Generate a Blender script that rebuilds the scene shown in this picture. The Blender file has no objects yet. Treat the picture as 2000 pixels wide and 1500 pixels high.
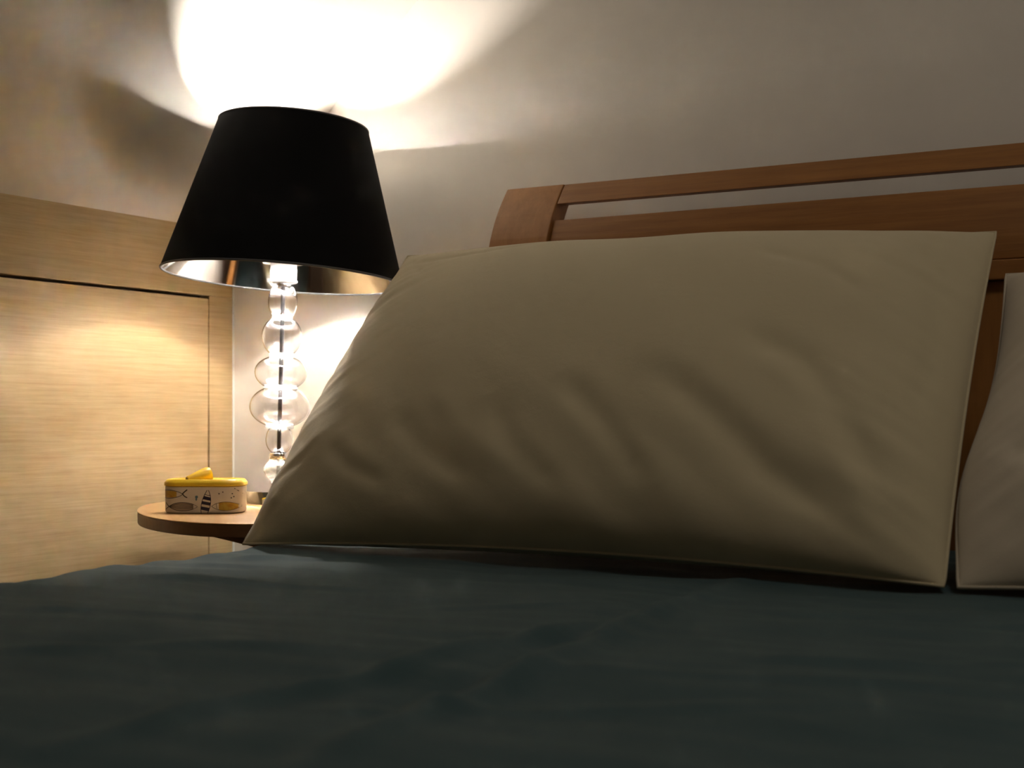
import bpy, bmesh, math, random
from mathutils import Vector, Matrix, noise

S = bpy.context.scene
COL = S.collection
random.seed(7)

# ------------------------------------------------------------------ camera
CAM = Vector((1.453, -1.668, 0.69))
YAW = math.radians(30.0)
cd = bpy.data.cameras.new('camera')
cam = bpy.data.objects.new('camera', cd)
COL.objects.link(cam)
cam.location = CAM
cam.rotation_euler = (math.radians(90.0), 0, YAW)
cd.sensor_width = 36.0
cd.lens = 50.0
cd.shift_y = 62.0 / 2000.0
cd.clip_start = 0.02
cd.dof.use_dof = True
cd.dof.focus_distance = 1.62
cd.dof.aperture_fstop = 9.0
S.camera = cam

# ------------------------------------------------------------------ world, exposure
w = bpy.data.worlds.new('world')
S.world = w
w.use_nodes = True
w.node_tree.nodes['Background'].inputs[0].default_value = (0.9, 0.95, 1.0, 1)
w.node_tree.nodes['Background'].inputs[1].default_value = 0.02
S.view_settings.view_transform = 'Standard'
S.view_settings.look = 'None'
S.view_settings.gamma = 1
S.view_settings.exposure = 1.12
S.cycles.blur_glossy = 0.0
S.cycles.sample_clamp_indirect = 120.0
S.cycles.max_bounces = 10
S.cycles.transmission_bounces = 9
S.cycles.glossy_bounces = 5
S.cycles.diffuse_bounces = 4

BULB = 430.0          # radiance of the bulb globe
FILL_STRENGTH = 5.6       # emission strength of the added fill light above the bed

# ------------------------------------------------------------------ materials
def mat(name, col, rough=0.6, metal=0.0, **kw):
    m = bpy.data.materials.new(name)
    m.use_nodes = True
    b = m.node_tree.nodes['Principled BSDF']
    b.inputs['Base Color'].default_value = (*col, 1)
    b.inputs['Roughness'].default_value = rough
    b.inputs['Metallic'].default_value = metal
    for k, v in kw.items():
        b.inputs[k.replace('_', ' ')].default_value = v
    return m

def nodes(m):
    return m.node_tree.nodes, m.node_tree.links, m.node_tree.nodes['Principled BSDF']

def tex_noise(m, scale, detail=4, rough=0.6, stretch=(1, 1, 1), rot=(0, 0, 0), coord='Object'):
    N, L, b = nodes(m)
    tc = N.new('ShaderNodeTexCoord'); mp = N.new('ShaderNodeMapping'); n = N.new('ShaderNodeTexNoise')
    mp.inputs['Scale'].default_value = stretch
    mp.inputs['Rotation'].default_value = rot
    n.inputs['Scale'].default_value = scale
    n.inputs['Detail'].default_value = detail
    n.inputs['Roughness'].default_value = rough
    L.new(tc.outputs[coord], mp.inputs['Vector']); L.new(mp.outputs['Vector'], n.inputs['Vector'])
    return n

def ramp(m, src, stops):
    N, L, b = nodes(m)
    r = N.new('ShaderNodeValToRGB')
    while len(r.color_ramp.elements) < len(stops):
        r.color_ramp.elements.new(0.5)
    for e, (p, c) in zip(r.color_ramp.elements, stops):
        e.position = p; e.color = (*c, 1)
    L.new(src, r.inputs['Fac'])
    return r

def bump(m, src, strength, dist=0.001):
    N, L, b = nodes(m)
    n = N.new('ShaderNodeBump')
    n.inputs['Strength'].default_value = strength
    n.inputs['Distance'].default_value = dist
    L.new(src, n.inputs['Height'])
    prev = b.inputs['Normal'].links
    if prev:
        L.new(prev[0].from_socket, n.inputs['Normal'])
    L.new(n.outputs['Normal'], b.inputs['Normal'])

def wood(name, lo, hi, stretch, scale=9, rough=0.45, bs=0.25):
    m = mat(name, hi, rough)
    N, L, b = nodes(m)
    n = tex_noise(m, scale, 6, 0.7, stretch)
    mid = tuple((a + c) / 2 for a, c in zip(lo, hi))
    r = ramp(m, n.outputs['Fac'], [(0.3, lo), (0.5, mid), (0.7, hi)])
    L.new(r.outputs['Color'], b.inputs['Base Color'])
    bump(m, n.outputs['Fac'], bs, 0.0006)
    return m

M = {}
M['plaster'] = mat('plaster', (0.82, 0.775, 0.71), 0.85)
n = tex_noise(M['plaster'], 140, 3, 0.5)
bump(M['plaster'], n.outputs['Fac'], 0.12, 0.0006)
M['oak'] = wood('pale_oak_veneer', (0.45, 0.31, 0.150), (0.60, 0.445, 0.238), (0.5, 0.9, 26), 9, 0.5)
M['oak_dark'] = mat('groove_shadow_wood', (0.10, 0.055, 0.025), 0.7)
M['silicone'] = mat('white_edge_trim', (0.85, 0.85, 0.82), 0.35)
M['cherry'] = wood('cherry_wood', (0.22, 0.088, 0.018), (0.35, 0.150, 0.035), (0.7, 8, 14), 7, 0.4)
M['cherry_v'] = wood('cherry_wood_upright', (0.28, 0.115, 0.024), (0.40, 0.175, 0.042), (10, 10, 0.9), 7, 0.5)
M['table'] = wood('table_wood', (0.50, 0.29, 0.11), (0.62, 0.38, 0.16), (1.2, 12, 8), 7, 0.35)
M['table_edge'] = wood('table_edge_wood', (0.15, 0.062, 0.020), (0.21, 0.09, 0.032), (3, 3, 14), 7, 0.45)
M['floor'] = wood('floor_boards', (0.24, 0.14, 0.07), (0.36, 0.22, 0.12), (0.6, 12, 1), 5, 0.4)
M['pillow'] = mat('taupe_cotton', (0.55, 0.47, 0.305), 0.95, Sheen_Weight=0.15)
n = tex_noise(M['pillow'], 900, 2, 0.6, (1, 1, 1)); bump(M['pillow'], n.outputs['Fac'], 0.25, 0.0004)
n = tex_noise(M['pillow'], 26, 5, 0.6, (1, 1.4, 1)); bump(M['pillow'], n.outputs['Fac'], 0.22, 0.0035)
M['pillow_side'] = mat('taupe_cotton_pale', (0.53, 0.46, 0.35), 0.95, Sheen_Weight=0.15)
n = tex_noise(M['pillow_side'], 900, 2, 0.6); bump(M['pillow_side'], n.outputs['Fac'], 0.25, 0.0004)
n = tex_noise(M['pillow_side'], 26, 5, 0.6); bump(M['pillow_side'], n.outputs['Fac'], 0.22, 0.0035)
M['cover'] = mat('teal_cotton', (0.0215, 0.060, 0.068), 0.9, Sheen_Weight=0.1)
n = tex_noise(M['cover'], 700, 2, 0.6); bump(M['cover'], n.outputs['Fac'], 0.3, 0.0005)
n = tex_noise(M['cover'], 30, 5, 0.65, (0.5, 1.8, 1)); bump(M['cover'], n.outputs['Fac'], 0.3, 0.003)
M['sheet'] = mat('white_mattress_ticking', (0.72, 0.72, 0.70), 0.9)
M['black'] = mat('black_shade_fabric', (0.0035, 0.0035, 0.0035), 0.9, Specular_IOR_Level=0.15)
n = tex_noise(M['black'], 900, 2, 0.6); bump(M['black'], n.outputs['Fac'], 0.2, 0.0003)
M['silver'] = mat('brushed_silver_lining', (0.86, 0.86, 0.88), 0.085, 1.0)
M['rim'] = mat('shade_rim_tape', (0.07, 0.07, 0.075), 0.5)
M['chrome'] = mat('polished_chrome', (0.86, 0.86, 0.88), 0.05, 1.0)
M['rod'] = mat('threaded_steel', (0.22, 0.22, 0.23), 0.3, 1.0)
M['socket'] = mat('white_plastic_socket', (0.88, 0.88, 0.88), 0.3)
M['glass'] = mat('clear_glass', (1, 1, 1), 0.0, 0.0, Transmission_Weight=1.0, IOR=1.45)
M['frost'] = mat('frosted_glint_glass', (0.97, 0.97, 0.97), 0.35, 0.0, Transmission_Weight=0.75, IOR=1.45)
M['smoke'] = mat('smoky_glass', (0.62, 0.58, 0.52), 0.02, 0.0, Transmission_Weight=0.8, IOR=1.5)
M['ceramic'] = mat('cream_ceramic', (0.72, 0.66, 0.60), 0.3)
M['lid'] = mat('yellow_glazed_lid', (0.90, 0.60, 0.03), 0.35)
M['lidpin'] = mat('ochre_hollow', (0.30, 0.17, 0.02), 0.5)
M['ochre'] = mat('ochre_paint', (0.55, 0.33, 0.03), 0.4)
n = tex_noise(M['ochre'], 160, 3, 0.6)
r = ramp(M['ochre'], n.outputs['Fac'], [(0.35, (0.50, 0.26, 0.02)), (0.65, (0.60, 0.42, 0.06))])
M['ochre'].node_tree.links.new(r.outputs['Color'], M['ochre'].node_tree.nodes['Principled BSDF'].inputs['Base Color'])
M['ink'] = mat('brown_ink', (0.045, 0.032, 0.02), 0.5)
M['navy'] = mat('navy_ink', (0.016, 0.012, 0.045), 0.4)
M['stripe'] = mat('grey_brown_paint', (0.44, 0.33, 0.24), 0.5)
M['blue'] = mat('pale_blue_paint', (0.12, 0.22, 0.27), 0.5)
m = bpy.data.materials.new('glowing_bulb'); m.use_nodes = True; M['bulb'] = m
b = m.node_tree.nodes['Principled BSDF']
b.inputs['Base Color'].default_value = (1, 1, 1, 1)
b.inputs['Emission Color'].default_value = (1.0, 0.92, 0.83, 1)
b.inputs['Emission Strength'].default_value = BULB

# ------------------------------------------------------------------ helpers
def link(name, me, m=None, parent=None, smooth=False):
    o = bpy.data.objects.new(name, me)
    COL.objects.link(o)
    if m is not None:
        me.materials.append(m)
    if smooth:
        for p in me.polygons:
            p.use_smooth = True
    if parent is not None:
        o.parent = parent
        off = world_loc(parent)
        me.transform(Matrix.Translation(-off))
    return o

def world_loc(o):
    v = Vector((0, 0, 0))
    while o is not None:
        v += o.location
        o = o.parent
    return v

def from_bm(name, bm, m=None, parent=None, smooth=False, recalc=True):
    if recalc:
        bmesh.ops.recalc_face_normals(bm, faces=bm.faces)
    me = bpy.data.meshes.new(name)
    bm.to_mesh(me); bm.free()
    return link(name, me, m, parent, smooth)

def thing(name, label, cat, loc=(0, 0, 0), group=None):
    o = bpy.data.objects.new(name, None)
    COL.objects.link(o)
    o.location = loc
    o.empty_display_size = 0.05
    o['label'] = label; o['category'] = cat
    if group: o['group'] = group
    return o

def tag(o, label, cat, group=None):
    o['label'] = label; o['category'] = cat
    if group: o['group'] = group
    return o

def box_bm(x0, x1, y0, y1, z0, z1, bev=0.0, seg=2):
    bm = bmesh.new()
    bmesh.ops.create_cube(bm, size=1)
    for v in bm.verts:
        v.co = Vector((x0 + (v.co.x + .5) * (x1 - x0), y0 + (v.co.y + .5) * (y1 - y0), z0 + (v.co.z + .5) * (z1 - z0)))
    if bev:
        bmesh.ops.bevel(bm, geom=bm.edges[:], offset=bev, segments=seg, affect='EDGES', profile=0.5)
    return bm

def box(name, x0, x1, y0, y1, z0, z1, m, parent=None, bev=0.0):
    return from_bm(name, box_bm(x0, x1, y0, y1, z0, z1, bev), m, parent)

def basis(axis):
    a = Vector(axis).normalized()
    u = a.cross(Vector((0, 1, 0))).normalized()
    return u, a.cross(u).normalized(), a

def lathe(name, prof, m, parent, origin, axis=(0, 0, 1), seg=64, smooth=True, closed=False, sharp=None):
    u, v, a = basis(axis)
    o = Vector(origin)
    bm = bmesh.new()
    rings = []
    for r, h in prof:
        if r < 1e-6:
            rings.append([bm.verts.new(o + a * h)])
        else:
            rings.append([bm.verts.new(o + a * h + (u * math.cos(t) + v * math.sin(t)) * r)
                          for t in (2 * math.pi * k / seg for k in range(seg))])
    pairs = list(zip(rings, rings[1:]))
    if closed: pairs.append((rings[-1], rings[0]))
    for A, B in pairs:
        if len(A) == 1 and len(B) == 1: continue
        for k in range(seg):
            k2 = (k + 1) % seg
            if len(A) == 1: bm.faces.new((A[0], B[k], B[k2]))
            elif len(B) == 1: bm.faces.new((A[k], B[0], A[k2]))
            else: bm.faces.new((A[k], B[k], B[k2], A[k2]))
    ob = from_bm(name, bm, m, parent, smooth)
    if smooth:
        ob.data.set_sharp_from_angle(angle=math.radians(35))
    return ob

def rod(name, p, q, r, m, parent, seg=16):
    p, q = Vector(p), Vector(q)
    return lathe(name, [(0, 0), (r, 0), (r, (q - p).length), (0, (q - p).length)], m, parent, p, q - p, seg)

def struct(o):
    o['kind'] = 'structure'
    return o

# ------------------------------------------------------------------ the room
WX, WY = -0.0192, 0.022
RX, RY, ZK, SL, ZC = 3.3, -3.4, 0.9745, 0.905, 2.35     # room size, knee wall height, slope of the roof side, flat ceiling height
XC = WX + (ZC - ZK) / SL
struct(box('floor', -0.1, RX + .1, RY - .1, 0.15, -0.1, 0, M['floor']))

def prism_y(name, poly, y0, y1, m):          # polygon in x-z, extruded along y
    bm = bmesh.new()
    A = [bm.verts.new((x, y0, z)) for x, z in poly]; B = [bm.verts.new((x, y1, z)) for x, z in poly]
    bm.faces.new(A); bm.faces.new(list(reversed(B)))
    for i in range(len(poly)):
        j = (i + 1) % len(poly)
        bm.faces.new((A[i], B[i], B[j], A[j]))
    return from_bm(name, bm, m)

gable = [(WX - .1, 0), (RX + .1, 0), (RX + .1, ZC + .1), (XC, ZC + .1), (WX - .1, ZK - .1 * SL + .08)]
struct(prism_y('wall_back', gable, WY, WY + 0.1, M['plaster']))
struct(prism_y('wall_front', gable, RY - .1, RY, M['plaster']))
struct(box('wall_right', RX, RX + .1, RY, WY, 0, ZC, M['plaster']))
t = .08
struct(prism_y('ceiling', [(WX - .1, ZK - .1 * SL), (WX, ZK), (XC, ZC), (RX + .1, ZC), (RX + .1, ZC + .1), (XC - .04, ZC + .1), (WX - .1, ZK - .1 * SL + .12)], RY - .1, WY + 0.1, M['plaster']))

# knee wall in oak veneer: backing, top board, end board, and a flush door with shadow gaps
wl = struct(box('wall_left', WX - 0.1, WX - 0.02, RY, WY, 0, ZK - .02, M['oak_dark']))
GZ, GY, G = 0.8693, -0.0347, 0.0035
X0 = WX - .02
box('panel', X0, WX, RY, WY - 0.0035, GZ + G * .68, ZK, M['oak'], wl, 0.0008)
box('panel', X0, WX, GY + G / 2 * .8, WY - 0.0035, 0, GZ + G * .68 - .0002, M['oak'], wl, 0.0008)
box('panel', X0, WX, RY, -1.55, 0, GZ - G * .68, M['oak'], wl, 0.0008)
d = struct(box('door_1', X0, WX, -1.546, GY - G / 2 * .8, 0.06, GZ - G * .68, M['oak'], None, 0.0008))
lathe('door_handle', [(0, 0), (.012, 0), (.012, .012), (.016, .02), (0, .022)], M['chrome'], d, (WX, -1.49, .5), (1, 0, 0), 24)
struct(box('trim_1', WX - 0.018, WX + 0.0006, WY - 0.0035, WY, 0, ZK, M['silicone']))
struct(box('baseboard_back', 0.0, RX, WY - 0.012, WY, 0, 0.07, M['silicone'], None, .002))

# ------------------------------------------------------------------ bed
bed = thing('bed', 'cherry wood bed frame with sleigh headboard curving back to the wall', 'bed', (1.2, -1.1, 0))
FRONT = [(.30, -.100), (.80, -.100), (.84, -.0995), (.865, -.0975), (.885, -.094), (.90, -.0895), (.917, -.084), (.93, -.0785), (.94, -.0735),
         (.95, -.068), (.96, -.0615), (.97, -.0545), (.98, -.047), (.990, -.0385)]
def yf(z):
    for (a, ya), (b_, yb) in zip(FRONT, FRONT[1:]):
        if z <= b_:
            k = max(0, (z - a) / (b_ - a)); return ya + k * (yb - ya)
    return FRONT[-1][1]

def curved(name, x0, x1, z0, z1, m, inset=0.0, th=.034, step=.008, parent=bed, bev=0.0012):
    zs = [z0]
    k = max(2, int((z1 - z0) / step)) if z1 > .8 else 2
    zs = [z0 + (z1 - z0) * i / k for i in range(k + 1)]
    pl = [(yf(z) + inset, z) for z in zs] + [(yf(z) + inset + th, z) for z in reversed(zs)]
    bm = bmesh.new()
    A = [bm.verts.new((x0, y, z)) for y, z in pl]; B = [bm.verts.new((x1, y, z)) for y, z in pl]
    fa = bm.faces.new(A); fb = bm.faces.new(list(reversed(B)))
    for i in range(len(pl)):
        j = (i + 1) % len(pl)
        bm.faces.new((A[i], B[i], B[j], A[j]))
    bmesh.ops.recalc_face_normals(bm, faces=bm.faces)
    if bev:
        e = [e for e in bm.edges if e.calc_face_angle(0) > .6]
        bmesh.ops.bevel(bm, geom=e, offset=bev, segments=2, affect='EDGES', profile=.5)
    return from_bm(name, bm, m, parent)

HX0, HX1 = 0.505, 1.895
for x0, x1 in ((HX0, HX0 + .085), (HX1 - .085, HX1)):
    curved('post', x0, x1, 0.0, .990, M['cherry_v'])
xa, xb = HX0 + .0862, HX1 - .0862
curved('top_rail', xa, xb, .9615, .9895, M['cherry'], .0006, .018)
curved('headboard_panel', xa, xb, .8575, .9395, M['cherry'], .006, .022)
curved('cross_rail', xa, xb, .835, .8565, M['cherry'], .0015, .03)
nb = 10
for i in range(nb):
    a = xa + (xb - xa) * i / nb; b_ = xa + (xb - xa) * (i + 1) / nb
    curved('panel_board', a + .0008, b_ - .0008, .36, .8345, M['cherry_v'], .012, .016)
curved('lower_rail', xa, xb, .30, .359, M['cherry'], .004, .024)
for x in (.49, 1.885):
    box('side_rail', x, x + .025, -2.12, -.102, .22, .38, M['cherry'], bed, .002)
box('foot_rail', .515, 1.885, -2.12, -2.095, .22, .38, M['cherry'], bed, .002)
for x in (.49, 1.85):
    box('leg', x, x + .06, -2.19, -2.121, 0, .40, M['cherry_v'], bed, .003)

BT = 0.55      # top of the bed cover
bm = box_bm(.516, 1.884, -2.09, -.11, .25, BT - .022, .035, 4)
mt = from_bm('mattress', bm, M['sheet'], None, True)
tag(mt, 'white mattress hidden beneath the dark teal bed cover', 'mattress')

# bed cover: a cloth grid that drops over the left and right sides
def ridge(px, py, pts, wdt):
    best = 9
    tt = 0
    for i in range(len(pts) - 1):
        ax, ay = pts[i]; bx, by = pts[i + 1]
        dx, dy = bx - ax, by - ay
        L2 = dx * dx + dy * dy
        k = max(0, min(1, ((px - ax) * dx + (py - ay) * dy) / L2))
        ex, ey = px - ax - k * dx, py - ay - k * dy
        dd = math.hypot(ex, ey)
        if dd < best:
            best = dd; tt = (i + k) / (len(pts) - 1)
    if best > wdt * 3: return 0
    fade = min(1, tt * 5, (1 - tt) * 5 + .15)
    return math.exp(-(best / wdt) ** 2) * fade

R1 = [(.985, -1.28), (.990, -1.12), (1.008, -1.04), (1.012, -.90), (1.03, -.76)]
R2 = [(1.10, -1.25), (1.085, -1.12), (1.078, -1.018), (1.066, -.922), (1.048, -.814), (1.038, -.72), (1.012, -.50)]
BANDS = [([(.62, -.955), (.70, -.92), (.80, -.905)], .011, .0035), ([(.55, -.765), (.68, -.75), (.80, -.73)], .010, .0035),
         ([(.50, -.66), (.60, -.645), (.70, -.66)], .009, .003), ([(.50, -.60), (.58, -.575), (.66, -.56)], .008, .0025),
         ([(1.02, -1.13), (1.114, -1.08), (1.25, -1.0)], .010, .003), ([(1.15, -.92), (1.25, -.88), (1.36, -.80)], .012, .003),
         ([(.74, -1.10), (.86, -1.02), (.95, -.98)], .012, .003), ([(1.15, -.74), (1.24, -.70), (1.34, -.66)], .010, .0025),
         ([(.85, -.80), (.93, -.76), (1.0, -.72)], .010, .0025), ([(1.06, -1.0), (1.18, -.96), (1.3, -.93)], .012, .003)]
def cover_h(x, y):
    h = 0.0045 * noise.noise(Vector((x * 3.1, y * 9.5, 0.3)))
    h += 0.0032 * noise.noise(Vector((x * 7 + y * 2, y * 24 - x * 4, 4.1)))
    h += 0.0010 * noise.noise(Vector((x * 15 - y * 6, y * 46 + x * 8, 8.3)))
    if -1.45 < y < -.45 and .45 < x < 1.6:
        h += 0.0065 * ridge(x, y, R1, .012) + 0.0070 * ridge(x, y, R2, .011)
        h -= 0.0025 * ridge(x + .02, y, R2, .014)
        for pts, wd, am in BANDS:
            h += am * ridge(x, y, pts, wd)
    return h

def edge_x(y):
    return .448 + .016 * noise.noise(Vector((0, y * 3.1, 2.2))) + .026 * max(0, min(1, (-.62 - y) / .25))

def make_cover():
    nx, ny = 300, 380
    y0, y1 = -2.16, -.13
    bm = bmesh.new()
    rows = []
    rr = .022
    drop = .26
    for j in range(ny + 1):
        y = y0 + (y1 - y0) * j / ny
        xl, xr = edge_x(y), 1.935
        Wf = (xr - xl) - 2 * rr
        Ltot = drop * 2 + math.pi * rr + Wf
        row = []
        for i in range(nx + 1):
            # denser on the flat top
            s = i / nx
            if s < .07: d_ = s / .07 * drop; x = xl; z = BT - rr - drop + d_; nrm = (-1, 0)
            elif s < .10:
                a = (s - .07) / .03 * math.pi / 2
                x = xl + rr - rr * math.cos(a); z = BT - rr + rr * math.sin(a); nrm = (-math.cos(a), math.sin(a))
            elif s <= .90: x = xl + rr + (s - .10) / .80 * Wf; z = BT; nrm = (0, 1)
            elif s < .93:
                a = (s - .90) / .03 * math.pi / 2
                x = xr - rr + rr * math.sin(a); z = BT - rr + rr * math.cos(a); nrm = (math.sin(a), math.cos(a))
            else: x = xr; z = BT - rr - (s - .93) / .07 * drop; nrm = (1, 0)
            h = cover_h(x, y) if nrm[1] > 0 else 0
            if nrm[1] < .9:
                k = max(0, (BT - rr - z) / drop)
                h += k * .004 * (math.sin(y * 17 + math.sin(y * 5) * 2) + 1)
            yy, zz = y, z
            row.append(bm.verts.new((x + nrm[0] * h, yy, zz + nrm[1] * h)))
        rows.append(row)
    for j in range(ny):
        for i in range(nx):
            bm.faces.new((rows[j][i], rows[j][i + 1], rows[j + 1][i + 1], rows[j + 1][i]))
    bmesh.ops.recalc_face_normals(bm, faces=bm.faces)
    me = bpy.data.meshes.new('bed_cover'); bm.to_mesh(me); bm.free()
    o = link('bed_cover', me, M['cover'], None, True)
    so = o.modifiers.new('thickness', 'SOLIDIFY'); so.thickness = .006; so.offset = -1
    return o
cover = make_cover()
tag(cover, 'dark teal cotton bed cover spread in soft creases over the bed', 'bed cover')

# ------------------------------------------------------------------ pillows
def make_pillow(name, BL, BR, TL, TR, T, folds, seed, m, label, sag=.014, N=(210, 140), edge_pull=.004, back=.8, pz=(2.8, 2.2), left_bulge=0.0):
    BL, BR, TL, TR = map(Vector, (BL, BR, TL, TR))
    root = thing(name, label, 'pillow', (BL + BR) / 2, 'taupe pillows leaning on the headboard')
    nrm = (BR - BL).cross(TL - BL).normalized()
    if nrm.y > 0: nrm = -nrm
    ex = (BR - BL).normalized(); up = (TL - BL).normalized()
    def mid(u, v):
        p = BL * (1 - u) * (1 - v) + BR * u * (1 - v) + TL * (1 - u) * v + TR * u * v
        a, b_ = 2 * u - 1, 2 * v - 1
        # edges drawn in between the corners
        p += ex * (-a) * edge_pull * (1 - b_ * b_) * abs(a) ** 3
        p += up * (-b_) * (edge_pull if b_ > 0 else sag) * (1 - a * a) * abs(b_) ** 3
        p += ex * (-left_bulge) * (1 - u) ** 3 * math.exp(-((v - .25) / .25) ** 2)
        return p
    def prof(u, v):
        a, b_ = abs(2 * u - 1), abs(2 * v - 1)
        return ((1 - a ** pz[0]) * (1 - b_ ** pz[1])) ** .55
    def wr(u, v):
        h = 0
        for pts, wd, am in folds:
            h += .8 * am * ridge(u * 1.5, v, [(p[0] * 1.5, p[1]) for p in pts], wd)
        e = 1 - min(u, 1 - u, .18) / .18
        h += .0036 * e * noise.noise(Vector((u * 5, v * 26 + u * 20 * (1 if u > .5 else -1), seed)))
        h += .0035 * noise.noise(Vector((u * 5 + v * 3, v * 3 - u * 2, seed + 3)))
        k = max(0, 1 - v / .5)
        h += .006 * k * noise.noise(Vector(((u + v * .8) * 12, (v - u * .3) * 3, seed + 7)))
        return h
    def sheet(side):
        bm = bmesh.new(); rows = []
        nx, ny = N if side > 0 else (60, 44)
        for j in range(ny + 1):
            row = []
            for i in range(nx + 1):
                u, v = i / nx, j / ny
                u = .5 - .5 * math.cos(math.pi * u) * (.55) - .5 * (1 - 2 * u) * .45
                v = .5 - .5 * math.cos(math.pi * v) * (.55) - .5 * (1 - 2 * v) * .45
                f = prof(u, v)
                p = mid(u, v) + nrm * (side * T * f * (1 if side > 0 else back) * (1 + (.12 * (1 - v) if side > 0 else 0)))
                if side > 0:
                    p += nrm * wr(u, v) * min(1, f * 2.2)
                else:
                    p.z = max(p.z, BT + .002)
                    p.y = min(p.y, yf(p.z) - .002)
                row.append(bm.verts.new(p))
            rows.append(row)
        for j in range(ny):
            for i in range(nx):
                f4 = (rows[j][i], rows[j][i + 1], rows[j + 1][i + 1], rows[j + 1][i])
                bm.faces.new(f4 if side > 0 else f4[::-1])
        return bm
    # front and back faces of the case
    o1 = from_bm('case_front', sheet(1), m, root, True, False)
    o2 = from_bm('case_back', sheet(-1), m, root, True, False)
    # stitched seam round the edge
    bm = bmesh.new()
    loop = []
    K = 60
    for k in range(K): loop.append(mid(k / K, 0))
    for k in range(K): loop.append(mid(1, k / K))
    for k in range(K): loop.append(mid(1 - k / K, 1))
    for k in range(K): loop.append(mid(0, 1 - k / K))
    rad = .0016
    rings = []
    n_ = len(loop)
    for i, p in enumerate(loop):
        tdir = (loop[(i + 1) % n_] - loop[i - 1]).normalized()
        a1 = nrm; a2 = tdir.cross(a1).normalized()
        rings.append([bm.verts.new(p + (a1 * math.cos(t_) + a2 * math.sin(t_)) * rad) for t_ in (k * math.pi / 3 for k in range(6))])
    for i in range(n_):
        A, B = rings[i], rings[(i + 1) % n_]
        for k in range(6):
            bm.faces.new((A[k], A[(k + 1) % 6], B[(k + 1) % 6], B[k]))
    from_bm('seam', bm, m, root, True)
    return root

F1 = [([(.72, .52), (.82, .42), (.88, .28), (.94, .12)], .035, -.008), ([(.62, .40), (.72, .28), (.80, .16), (.90, .08)], .035, -.008),
      ([(.76, .46), (.86, .30), (.93, .06)], .03, .004), ([(.50, .36), (.58, .24), (.66, .10)], .03, -.007),
      ([(.40, .30), (.46, .18), (.54, .08)], .03, -.006), ([(.24, .28), (.31, .18), (.40, .10)], .03, -.006),
      ([(.12, .22), (.19, .14), (.27, .09)], .022, -.005), ([(.30, .34), (.37, .22), (.46, .12)], .03, .004),
      ([(.06, .10), (.02, .03)], .015, .004), ([(.03, .93), (.10, .90), (.20, .90), (.34, .93)], .012, -.003),
      ([(.02, .97), (.06, .90), (.12, .80)], .012, -.003), ([(.90, .97), (.93, .90), (.94, .82)], .012, -.003), ([(.88, .92), (.95, .78), (.965, .55), (.955, .3)], .02, -.004), ([(.70, .80), (.80, .74), (.88, .64)], .018, -.003)]
p1 = make_pillow('pillow', (.451, -.503, .554), (1.188, -.530, .556), (.458, -.203, .888), (1.163, -.205, .872), .085, F1, 1.7, M['pillow'],
                 'full taupe cotton pillow in front of the headboard, beside the lamp')
F2 = [([(.02, .8), (.08, .6), (.10, .4)], .03, .006), ([(.05, .3), (.12, .2), (.2, .1)], .03, -.006)]
p2 = make_pillow('pillow', (1.206, -.532, .556), (1.885, -.530, .556), (1.172, -.200, .830), (1.870, -.205, .832), .085, F2, 9.2, M['pillow_side'],
                 'second taupe pillow at the right edge, partly out of view', left_bulge=.018)

# ------------------------------------------------------------------ bedside table
TZ = 0.571
tb = thing('bedside_table', 'small bedside table with rounded wooden top between bed and oak wall', 'table', (.25, -.22, 0))
OUT = [(.438, -.440), (.423, -.455), (.395, -.467), (.362, -.471), (.325, -.465), (.285, -.451), (.235, -.425), (.19, -.392), (.15, -.355), (.11, -.312),
       (.078, -.268), (.056, -.225), (.045, -.18), (.043, -.12), (.05, -.06), (.075, -.025), (.12, -.015), (.30, -.015), (.41, -.015), (.432, -.03),
       (.436, -.06), (.436, -.2), (.436, -.38), (.438, -.42)]
def smooth_loop(p, it=2):
    for _ in range(it):
        q = []
        for i in range(len(p)):
            a, b_ = p[i], p[(i + 1) % len(p)]
            q += [(a[0] * .75 + b_[0] * .25, a[1] * .75 + b_[1] * .25), (a[0] * .25 + b_[0] * .75, a[1] * .25 + b_[1] * .75)]
        p = q
    return p
def slab(name, loop, z0, z1, m, parent, bev=.001):
    bm = bmesh.new()
    A = [bm.verts.new((x, y, z0)) for x, y in loop]; B = [bm.verts.new((x, y, z1)) for x, y in loop]
    bm.faces.new(A); bm.faces.new(B)
    for i in range(len(loop)):
        j = (i + 1) % len(loop); bm.faces.new((A[i], A[j], B[j], B[i]))
    bmesh.ops.recalc_face_normals(bm, faces=bm.faces)
    e = [e for e in bm.edges if e.calc_face_angle(0) > .8]
    bmesh.ops.bevel(bm, geom=e, offset=bev, segments=2, affect='EDGES', profile=.5)
    return from_bm(name, bm, m, parent)
L2 = smooth_loop(OUT)
slab('table_top', L2, TZ - .0015, TZ, M['table'], tb, .0005)
inner = [((x - .25) * .998 + .25, (y + .22) * .998 - .22) for x, y in L2]
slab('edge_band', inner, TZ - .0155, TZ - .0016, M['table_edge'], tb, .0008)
# sloping cantilever bracket under the top, deeper towards the bed, carried by a post
bm = bmesh.new()
pl = [(.30, TZ - .0157), (.434, TZ - .0157), (.434, TZ - .036), (.41, TZ - .028)]
A = [bm.verts.new((x, -.435 if x > .35 else -.42, z)) for x, z in pl]; B = [bm.verts.new((x, -.06, z)) for x, z in pl]
bm.faces.new(A); bm.faces.new(B)
for i in range(4): bm.faces.new((A[i], A[(i + 1) % 4], B[(i + 1) % 4], B[i]))
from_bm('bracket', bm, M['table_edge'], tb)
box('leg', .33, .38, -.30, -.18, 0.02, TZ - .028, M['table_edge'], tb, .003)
box('foot', .10, .39, -.36, -.12, 0, .02, M['table_edge'], tb, .004)

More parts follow.
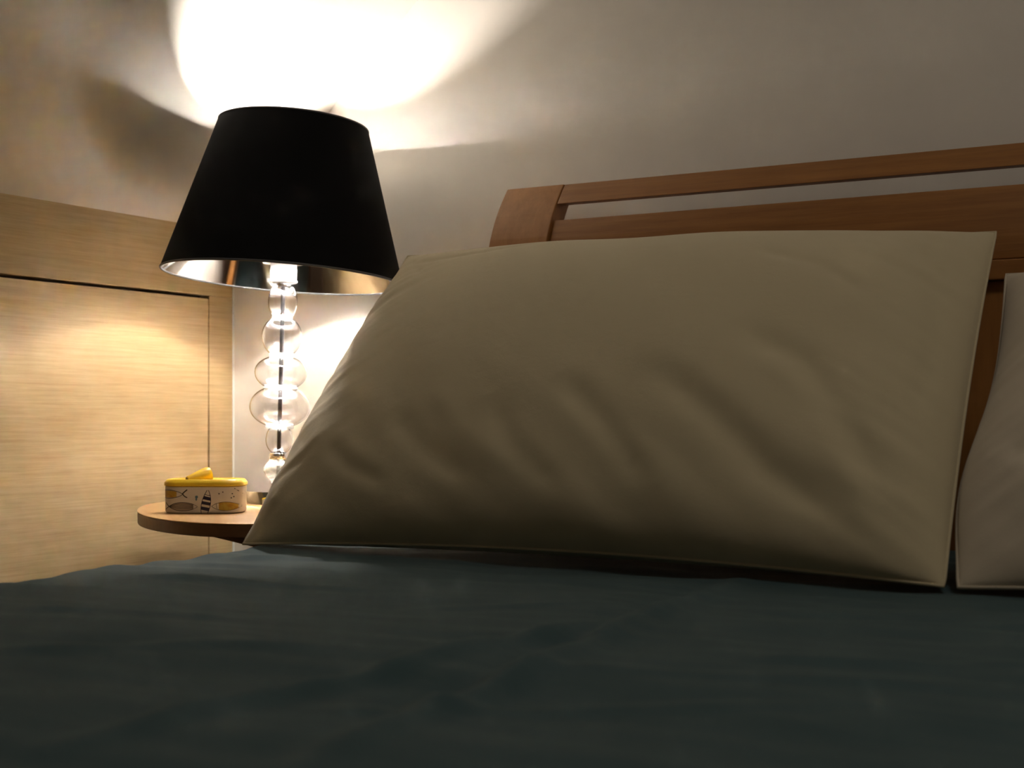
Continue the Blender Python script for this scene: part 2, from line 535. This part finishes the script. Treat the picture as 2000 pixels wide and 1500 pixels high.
# ------------------------------------------------------------------ lamp
LO = Vector((.2375, -.178, TZ))
R_ = Vector((math.cos(YAW), math.sin(YAW), 0)); F_ = Vector((-math.sin(YAW), math.cos(YAW), 0))
AX = (Vector((0, 0, 1)) + R_ * .027).normalized()            # the stem leans a little
SX = (Vector((0, 0, 1)) + R_ * .066 + F_ * .036).normalized()  # the shade sits crooked on it
lamp = thing('table_lamp', 'table lamp with black cone shade, silver inside, on stacked clear glass bubbles', 'lamp', LO)
LO = LO - R_ * .0055
lathe('lamp_base', [(0, 0), (.0395, 0), (.0405, .0012), (.0405, .0175), (.0395, .0190), (.012, .0195), (0, .0195)], M['chrome'], lamp, LO, (0, 0, 1), 96)
OB = LO + Vector((0, 0, .0)) 
def pz_(y): return (986 - y) * .000684          # height of a mark above the table, metres per thousandth
rod('stem', OB + AX * .0195, OB + AX * .300, .0028, M['rod'], lamp, 20)
def bead(yt, yb, r, rt, rb, name, m, squash=2.0, wall=.0008):
    zt, zb = pz_(yt), pz_(yb)
    h = zt - zb; K = 28
    outp = []
    for k in range(K + 1):          # an ellipsoid cut off at each neck
        rn = rb if k < K / 2 else rt
        am = math.acos(rn / r)
        a = am * (2 * k / K - 1)
        outp.append((r * math.cos(a), zb + h / 2 * (1 + math.sin(a) / math.sin(am))))
    inn = [(max(.004, rr - wall), zb + wall + (z - zb) * (h - 2 * wall) / h) for rr, z in outp]
    pr = outp + list(reversed(inn))
    o = lathe(name, pr, m, lamp, OB, AX, 72, True, True)
    return o
BEADS = [(559, 620, .0195, .0125, .0125), (621, 690, .0268, .0125, .017), (698, 757, .0350, .018, .021),
         (758, 832, .0405, .021, .018), (833, 885, .0180, .0115, .0095)]
for yt, yb, r, rt, rb in BEADS:
    bead(yt, yb, r, rt, rb, 'glass_bubble', M['glass'], 2.0 if r < .04 else 2.3)
# white frosted collars added in the necks, standing for bright refractions there
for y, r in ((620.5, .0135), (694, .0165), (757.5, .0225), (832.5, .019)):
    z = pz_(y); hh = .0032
    lathe('glint_collar', [(.0045, z - hh), (r - .001, z - hh), (r, z - hh * .5), (r, z + hh * .5), (r - .001, z + hh), (.0045, z + hh)], M['frost'], lamp, OB, AX, 64, True, True)
z = pz_(891)
lathe('neck_ring', [(.003, z - .0042), (.011, z - .0042), (.0118, z - .0030), (.0118, z - .0010), (.0104, z), (.0118, z + .0010), (.0118, z + .0030), (.011, z + .0042), (.003, z + .0042)],
      M['chrome'], lamp, OB, AX, 64, True, True)
vase = [(.0075, .0196), (.0085, .024), (.0080, .027), (.011, .032), (.0165, .0385), (.0200, .0455), (.0195, .051), (.0155, .0565), (.0115, .0600), (.0105, .0610)]
inn = [(max(.004, r - .0014), z) for r, z in vase]
o = lathe('vase_bulb', vase + list(reversed(inn)), M['smoke'], lamp, OB, AX, 72, True, True)
o['label'] = 'smoky glass lowest bulb'
# socket
zs = pz_(553)
lathe('socket_collar', [(0, zs - .006), (.0075, zs - .006), (.0075, zs - .003), (.0095, zs - .003), (.0095, zs), (0, zs)], M['chrome'], lamp, OB, AX, 48)
lathe('socket', [(0, zs), (.0175, zs), (.0187, zs + .0012), (.0187, zs + .003), (.0175, zs + .004), (.0175, zs + .030), (.0, zs + .030)], M['socket'], lamp, OB, AX, 64)
zf = pz_(514)
lathe('shade_ring', [(.0178, zf - .001), (.0275, zf - .001), (.028, zf + .0005), (.0275, zf + .002), (.0178, zf + .002)], M['socket'], lamp, OB, AX, 64, True, True)
# bulb: globe on a narrow neck
zb = zs + .0302
BA = (AX + R_ * .10).normalized()      # the bulb leans a little in its holder
BO = OB + AX * zb - BA * zb
lathe('bulb_neck', [(0, zb), (.0125, zb), (.0135, zb + .012), (.0105, zb + .045), (.0095, zb + .0715), (0, zb + .0715)], M['socket'], lamp, BO, BA, 48)
zc = zb + .076
lathe('bulb', [(0, zc - .004), (.0110, zc - .004), (.0115, zc), (.0115, zc + .021), (.0095, zc + .0255), (.0045, zc + .0285), (0, zc + .029)], M['bulb'], lamp, BO, BA, 48)
# shade
SB = Vector((.2375, -.178, 0)) + R_ * .0022 + Vector((0, 0, .8735))
HS, RB, RT = .205, .1605, .0995
th = .0012
lathe('lamp_shade', [(RB, 0), (RT, HS), (RT - th * .5, HS), (RB - th * .5, 0)], M['black'], lamp, SB, SX, 128, True, True)
sh = bpy.data.objects['lamp_shade']
lathe('shade_lining', [(RB - th * .6, .0003), (RT - th * .6, HS - .0003), (RT - th * 1.3, HS - .0003), (RB - th * 1.3, .0003)], M['silver'], sh, SB, SX, 128, True, True)
for rr, hh in ((RB - .0006, 0.0002), (RT - .0006, HS - .0002)):
    pr = [(rr + .0015 * math.cos(a), hh + .0015 * math.sin(a)) for a in (k * math.pi / 4 for k in range(8))]
    lathe('rim', pr, M['rim'], sh, SB, SX, 128, True, True)
# three spokes hold the shade on its ring
c0 = OB + AX * (zf + .0005)
u, v, a_ = basis(SX)
hs = (c0 - SB).dot(SX)
rs = RB + (RT - RB) * ((hs + .012) / HS) - .002
for k in range(3):
    t_ = k * 2 * math.pi / 3 + 1.2
    dd = u * math.cos(t_) + v * math.sin(t_)
    rod('spoke', c0 + dd * .026, SB + SX * (hs + .012) + dd * rs, .0011, M['chrome'], lamp, 10)

# ------------------------------------------------------------------ ceramic box
BC = Vector((.248, -.336, TZ))
ang = math.atan2(.046, .08) - math.radians(2)
bu = Vector((math.cos(ang), math.sin(ang), 0)); bv = Vector((-math.sin(ang), math.cos(ang), 0))
LB, WB, HB = .0960, .058, .0325
cbox = thing('ceramic_box', 'small white ceramic box painted with fish, bright yellow lid, on the bedside table', 'box', BC)
def rr_loop(L, W, r, n=10):
    p = []
    for cx, cy, a0 in ((L / 2 - r, -W / 2 + r, -90), (L / 2 - r, W / 2 - r, 0), (-L / 2 + r, W / 2 - r, 90), (-L / 2 + r, -W / 2 + r, 180)):
        for k in range(n + 1):
            a = math.radians(a0 + 90 * k / n)
            p.append((cx + r * math.cos(a), cy + r * math.sin(a)))
    return p
def bxy(p, z): return BC + bu * p[0] + bv * p[1] + Vector((0, 0, z))
def loft(name, specs, m, parent):     # specs: (L, W, r, z)
    bm = bmesh.new(); rings = []
    for L, W, r, z in specs:
        rings.append([bm.verts.new(bxy(p, z)) for p in rr_loop(L, W, r)])
    bm.faces.new(rings[0]); bm.faces.new(rings[-1])
    n_ = len(rings[0])
    for A, B in zip(rings, rings[1:]):
        for k in range(n_): bm.faces.new((A[k], A[(k + 1) % n_], B[(k + 1) % n_], B[k]))
    o = from_bm(name, bm, m, parent, True)
    o.data.set_sharp_from_angle(angle=math.radians(40))
    return o
body = loft('body', [(LB - .008, WB - .008, .018, .0003), (LB - .003, WB - .003, .020, .0008), (LB, WB, .021, .003), (LB, WB, .021, HB)], M['ceramic'], cbox)
lid = loft('lid', [(LB - .002, WB - .002, .020, HB), (LB + .0025, WB + .0025, .022, HB + .0012), (LB + .0025, WB + .0025, .022, HB + .0046), (LB + .0012, WB + .0012, .0215, HB + .0056),
             (LB - .003, WB - .003, .0195, HB + .0082), (LB - .006, WB - .006, .018, HB + .0090), (LB - .012, WB - .012, .016, HB + .0082)], M['lid'], cbox)
# handle: a rolled cone lying across the lid
h0 = bxy((-.0195, -.016, 0), HB + .0085); h1 = bxy((.004, .004, 0), HB + .0140)
lathe('lid_handle', [(0.0018, .0006), (.0030, 0), (.0040, .0006), (.0052, .006), (.0072, .014), (.0092, .022), (.0098, .027), (.0090, .0305), (0, .0315)], M['lid'], lid, h0, h1 - h0, 40)
lathe('handle_hole', [(0, -.0006), (.0030, -.0006), (.0030, .0008), (0, .0008)], M['lidpin'], lid, h0, h1 - h0, 24)

# painted fish: thin enamel shapes that follow the curved front
perim = rr_loop(LB, WB, .021, 24)
# arc length along the front, starting from the front centre
def front_pt(s):
    sgn = 1 if s >= 0 else -1
    s = abs(s); flat = LB / 2 - .021
    if s <= flat: x, y, nx, ny = s, -WB / 2, 0, -1
    else:
        a = (s - flat) / .021
        x = flat + .021 * math.sin(a); y = -WB / 2 + .021 - .021 * math.cos(a); nx, ny = math.sin(a), -math.cos(a)
    return x * sgn, y, nx * sgn, ny
def s_of_view(t):      # sideways position as seen from the front (-.5 .. .5 of the length) -> arc length
    x = t * LB; flat = LB / 2 - .021
    if abs(x) <= flat: return x
    q = min(1, (abs(x) - flat) / .021)
    return math.copysign(flat + .021 * math.asin(q) * 1.0, x)
def paint(name, polys, m, lift, parent=body):
    bm = bmesh.new()
    for poly in polys:
        if len(poly) == 4: pts = [poly]
        vs = []
        for X, Y in poly:
            t_ = (X - 990) / 1720; h = (1085 - Y) / 575 * HB
            x, y, nx, ny = front_pt(s_of_view(t_))
            vs.append(bm.verts.new(bxy((x + nx * lift, y + ny * lift), h)))
        try: bm.faces.new(vs)
        except ValueError: pass
    return from_bm(name, bm, m, parent, False, False)
def strip_poly(top, bot, x0, x1, n=16):        # quads between two height functions
    out = []
    for i in range(n):
        a = x0 + (x1 - x0) * i / n; c = x0 + (x1 - x0) * (i + 1) / n
        out.append([(a, top(a)), (c, top(c)), (c, bot(c)), (a, bot(a))])
    return out
def line(pts, wd):
    out = []
    for (ax, ay), (bx, by) in zip(pts, pts[1:]):
        k = max(1, int(math.hypot(bx - ax, by - ay) / 60))
        for i in range(k):
            p = (ax + (bx - ax) * i / k, ay + (by - ay) * i / k); q = (ax + (bx - ax) * (i + 1) / k, ay + (by - ay) * (i + 1) / k)
            dx, dy = q[0] - p[0], q[1] - p[1]; l = math.hypot(dx, dy) or 1
            nx, ny = -dy / l * wd / 2, dx / l * wd / 2
            out.append([(p[0] + nx, p[1] + ny), (q[0] + nx, q[1] + ny), (q[0] - nx, q[1] - ny), (p[0] - nx, p[1] - ny)])
    return out
def lens(x0, x1, yc, hh, p=.5):
    cx = (x0 + x1) / 2; hw = (x1 - x0) / 2
    return lambda x, s: yc + s * hh * max(0, 1 - ((x - cx) / hw) ** 2) ** p
e = 0
f = lens(-60, 610, 668, 88, .8)
paint('painted_fish', strip_poly(lambda x: f(x, -.85), lambda x: f(x, .85), 150, 470), M['ochre'], .00012)
fs = [(x, f(x, -1)) for x in range(150, 611, 46)]; gs = [(x, f(x, 1)) for x in range(150, 611, 46)]
paint('fish_outline', line(fs, 12) + line(gs, 12) + line([(600, 660), (650, 610), (705, 570)], 26) + line([(600, 660), (650, 715), (705, 742)], 22), M['ink'], .0002)
f2 = lens(285, 935, 935, 88, .85)
paint('painted_fish', strip_poly(lambda x: f2(x, -1), lambda x: f2(x, 1), 330, 835), M['stripe'], .00012)
L_ = []
for s_ in (-1, -.62, -.25, .12, .5, 1):
    L_ += line([(x, f2(x, s_)) for x in range(290, 841, 50)], 14 if abs(s_) == 1 else 11)
L_ += line([(x, f2(x, -1)) for x in (835, 880, 930)], 7) + line([(x, f2(x, 1)) for x in (835, 880, 930)], 7)
L_ += line([(290, 935), (240, 895), (190, 850)], 17) + line([(290, 935), (240, 965), (195, 1000)], 17)
paint('fish_outline', L_, M['ink'], .0002)
f4 = lens(1240, 1850, 925, 92, .8)
paint('painted_fish', strip_poly(lambda x: f4(x, -.95), lambda x: f4(x, .95), 1400, 1790), M['ochre'], .00012)
L_ = line([(x, f4(x, -1)) for x in range(1240, 1851, 50)], 8) + line([(x, f4(x, 1)) for x in range(1240, 1851, 50)], 8) + line([(1345, 870), (1355, 970)], 8)
paint('fish_outline', L_, M['ink'], .0002)
def vf(y, s):       # upright fish: left and right edges
    t_ = (y - 575) / 510
    c = 1158 - 78 * t_ ** 1.2
    hw = 105 * max(0.0, math.sin(math.pi * min(1, t_ * .78 + .02))) ** .8
    return c + s * hw * .95
st = []
for y0, y1 in ((715, 785), (825, 890), (940, 1010)):
    for i in range(4):
        a = y0 + (y1 - y0) * i / 4; c = y0 + (y1 - y0) * (i + 1) / 4
        st.append([(vf(a, -1), a - 14), (vf(a, 1), a + 22), (vf(c, 1), c + 22), (vf(c, -1), c - 14)])
paint('painted_fish', st, M['navy'], .00014)
paint('fish_outline', line([(vf(y, -1), y) for y in range(580, 1081, 50)], 13) + line([(vf(y, 1), y) for y in range(580, 1081, 50)], 13) + line([(1085, 665), (1150, 690), (1205, 690)], 10), M['navy'], .0002)
def dot(x, y, r, r2=None): return [[(x + r * math.cos(a), y + (r2 or r) * math.sin(a)) for a in (k * math.pi / 4 for k in range(8))]]
paint('painted_drop', dot(908, 725, 34, 30) + dot(904, 770, 20, 38), M['blue'], .00015)
paint('painted_dots', dot(1403, 655, 15) + dot(1487, 620, 14) + dot(1678, 655, 14) + dot(1707, 720, 14) + dot(1660, 745, 14) + line([(1715, 540), (1790, 600), (1850, 660)], 14), M['ink'], .0002)

# ------------------------------------------------------------------ unseen fill light above the bed, added to brighten the pillows
cp = (1.75, -1.15, ZC)
cl = thing('fill_light', 'unseen round fill light added above the bed', 'fill light', cp)
lathe('fill_plate', [(0, -.02), (.21, -.02), (.21, 0), (0, 0)], M['silicone'], cl, cp, (0, 0, 1), 48)
mm = bpy.data.materials.new('fill_glow'); mm.use_nodes = True
bb = mm.node_tree.nodes['Principled BSDF']
bb.inputs['Emission Color'].default_value = (1, .92, .80, 1); bb.inputs['Emission Strength'].default_value = FILL_STRENGTH
lathe('fill_dome', [(0, -.075), (.08, -.072), (.15, -.06), (.19, -.04), (.20, -.0205), (0, -.0205)], mm, cl, cp, (0, 0, 1), 48)
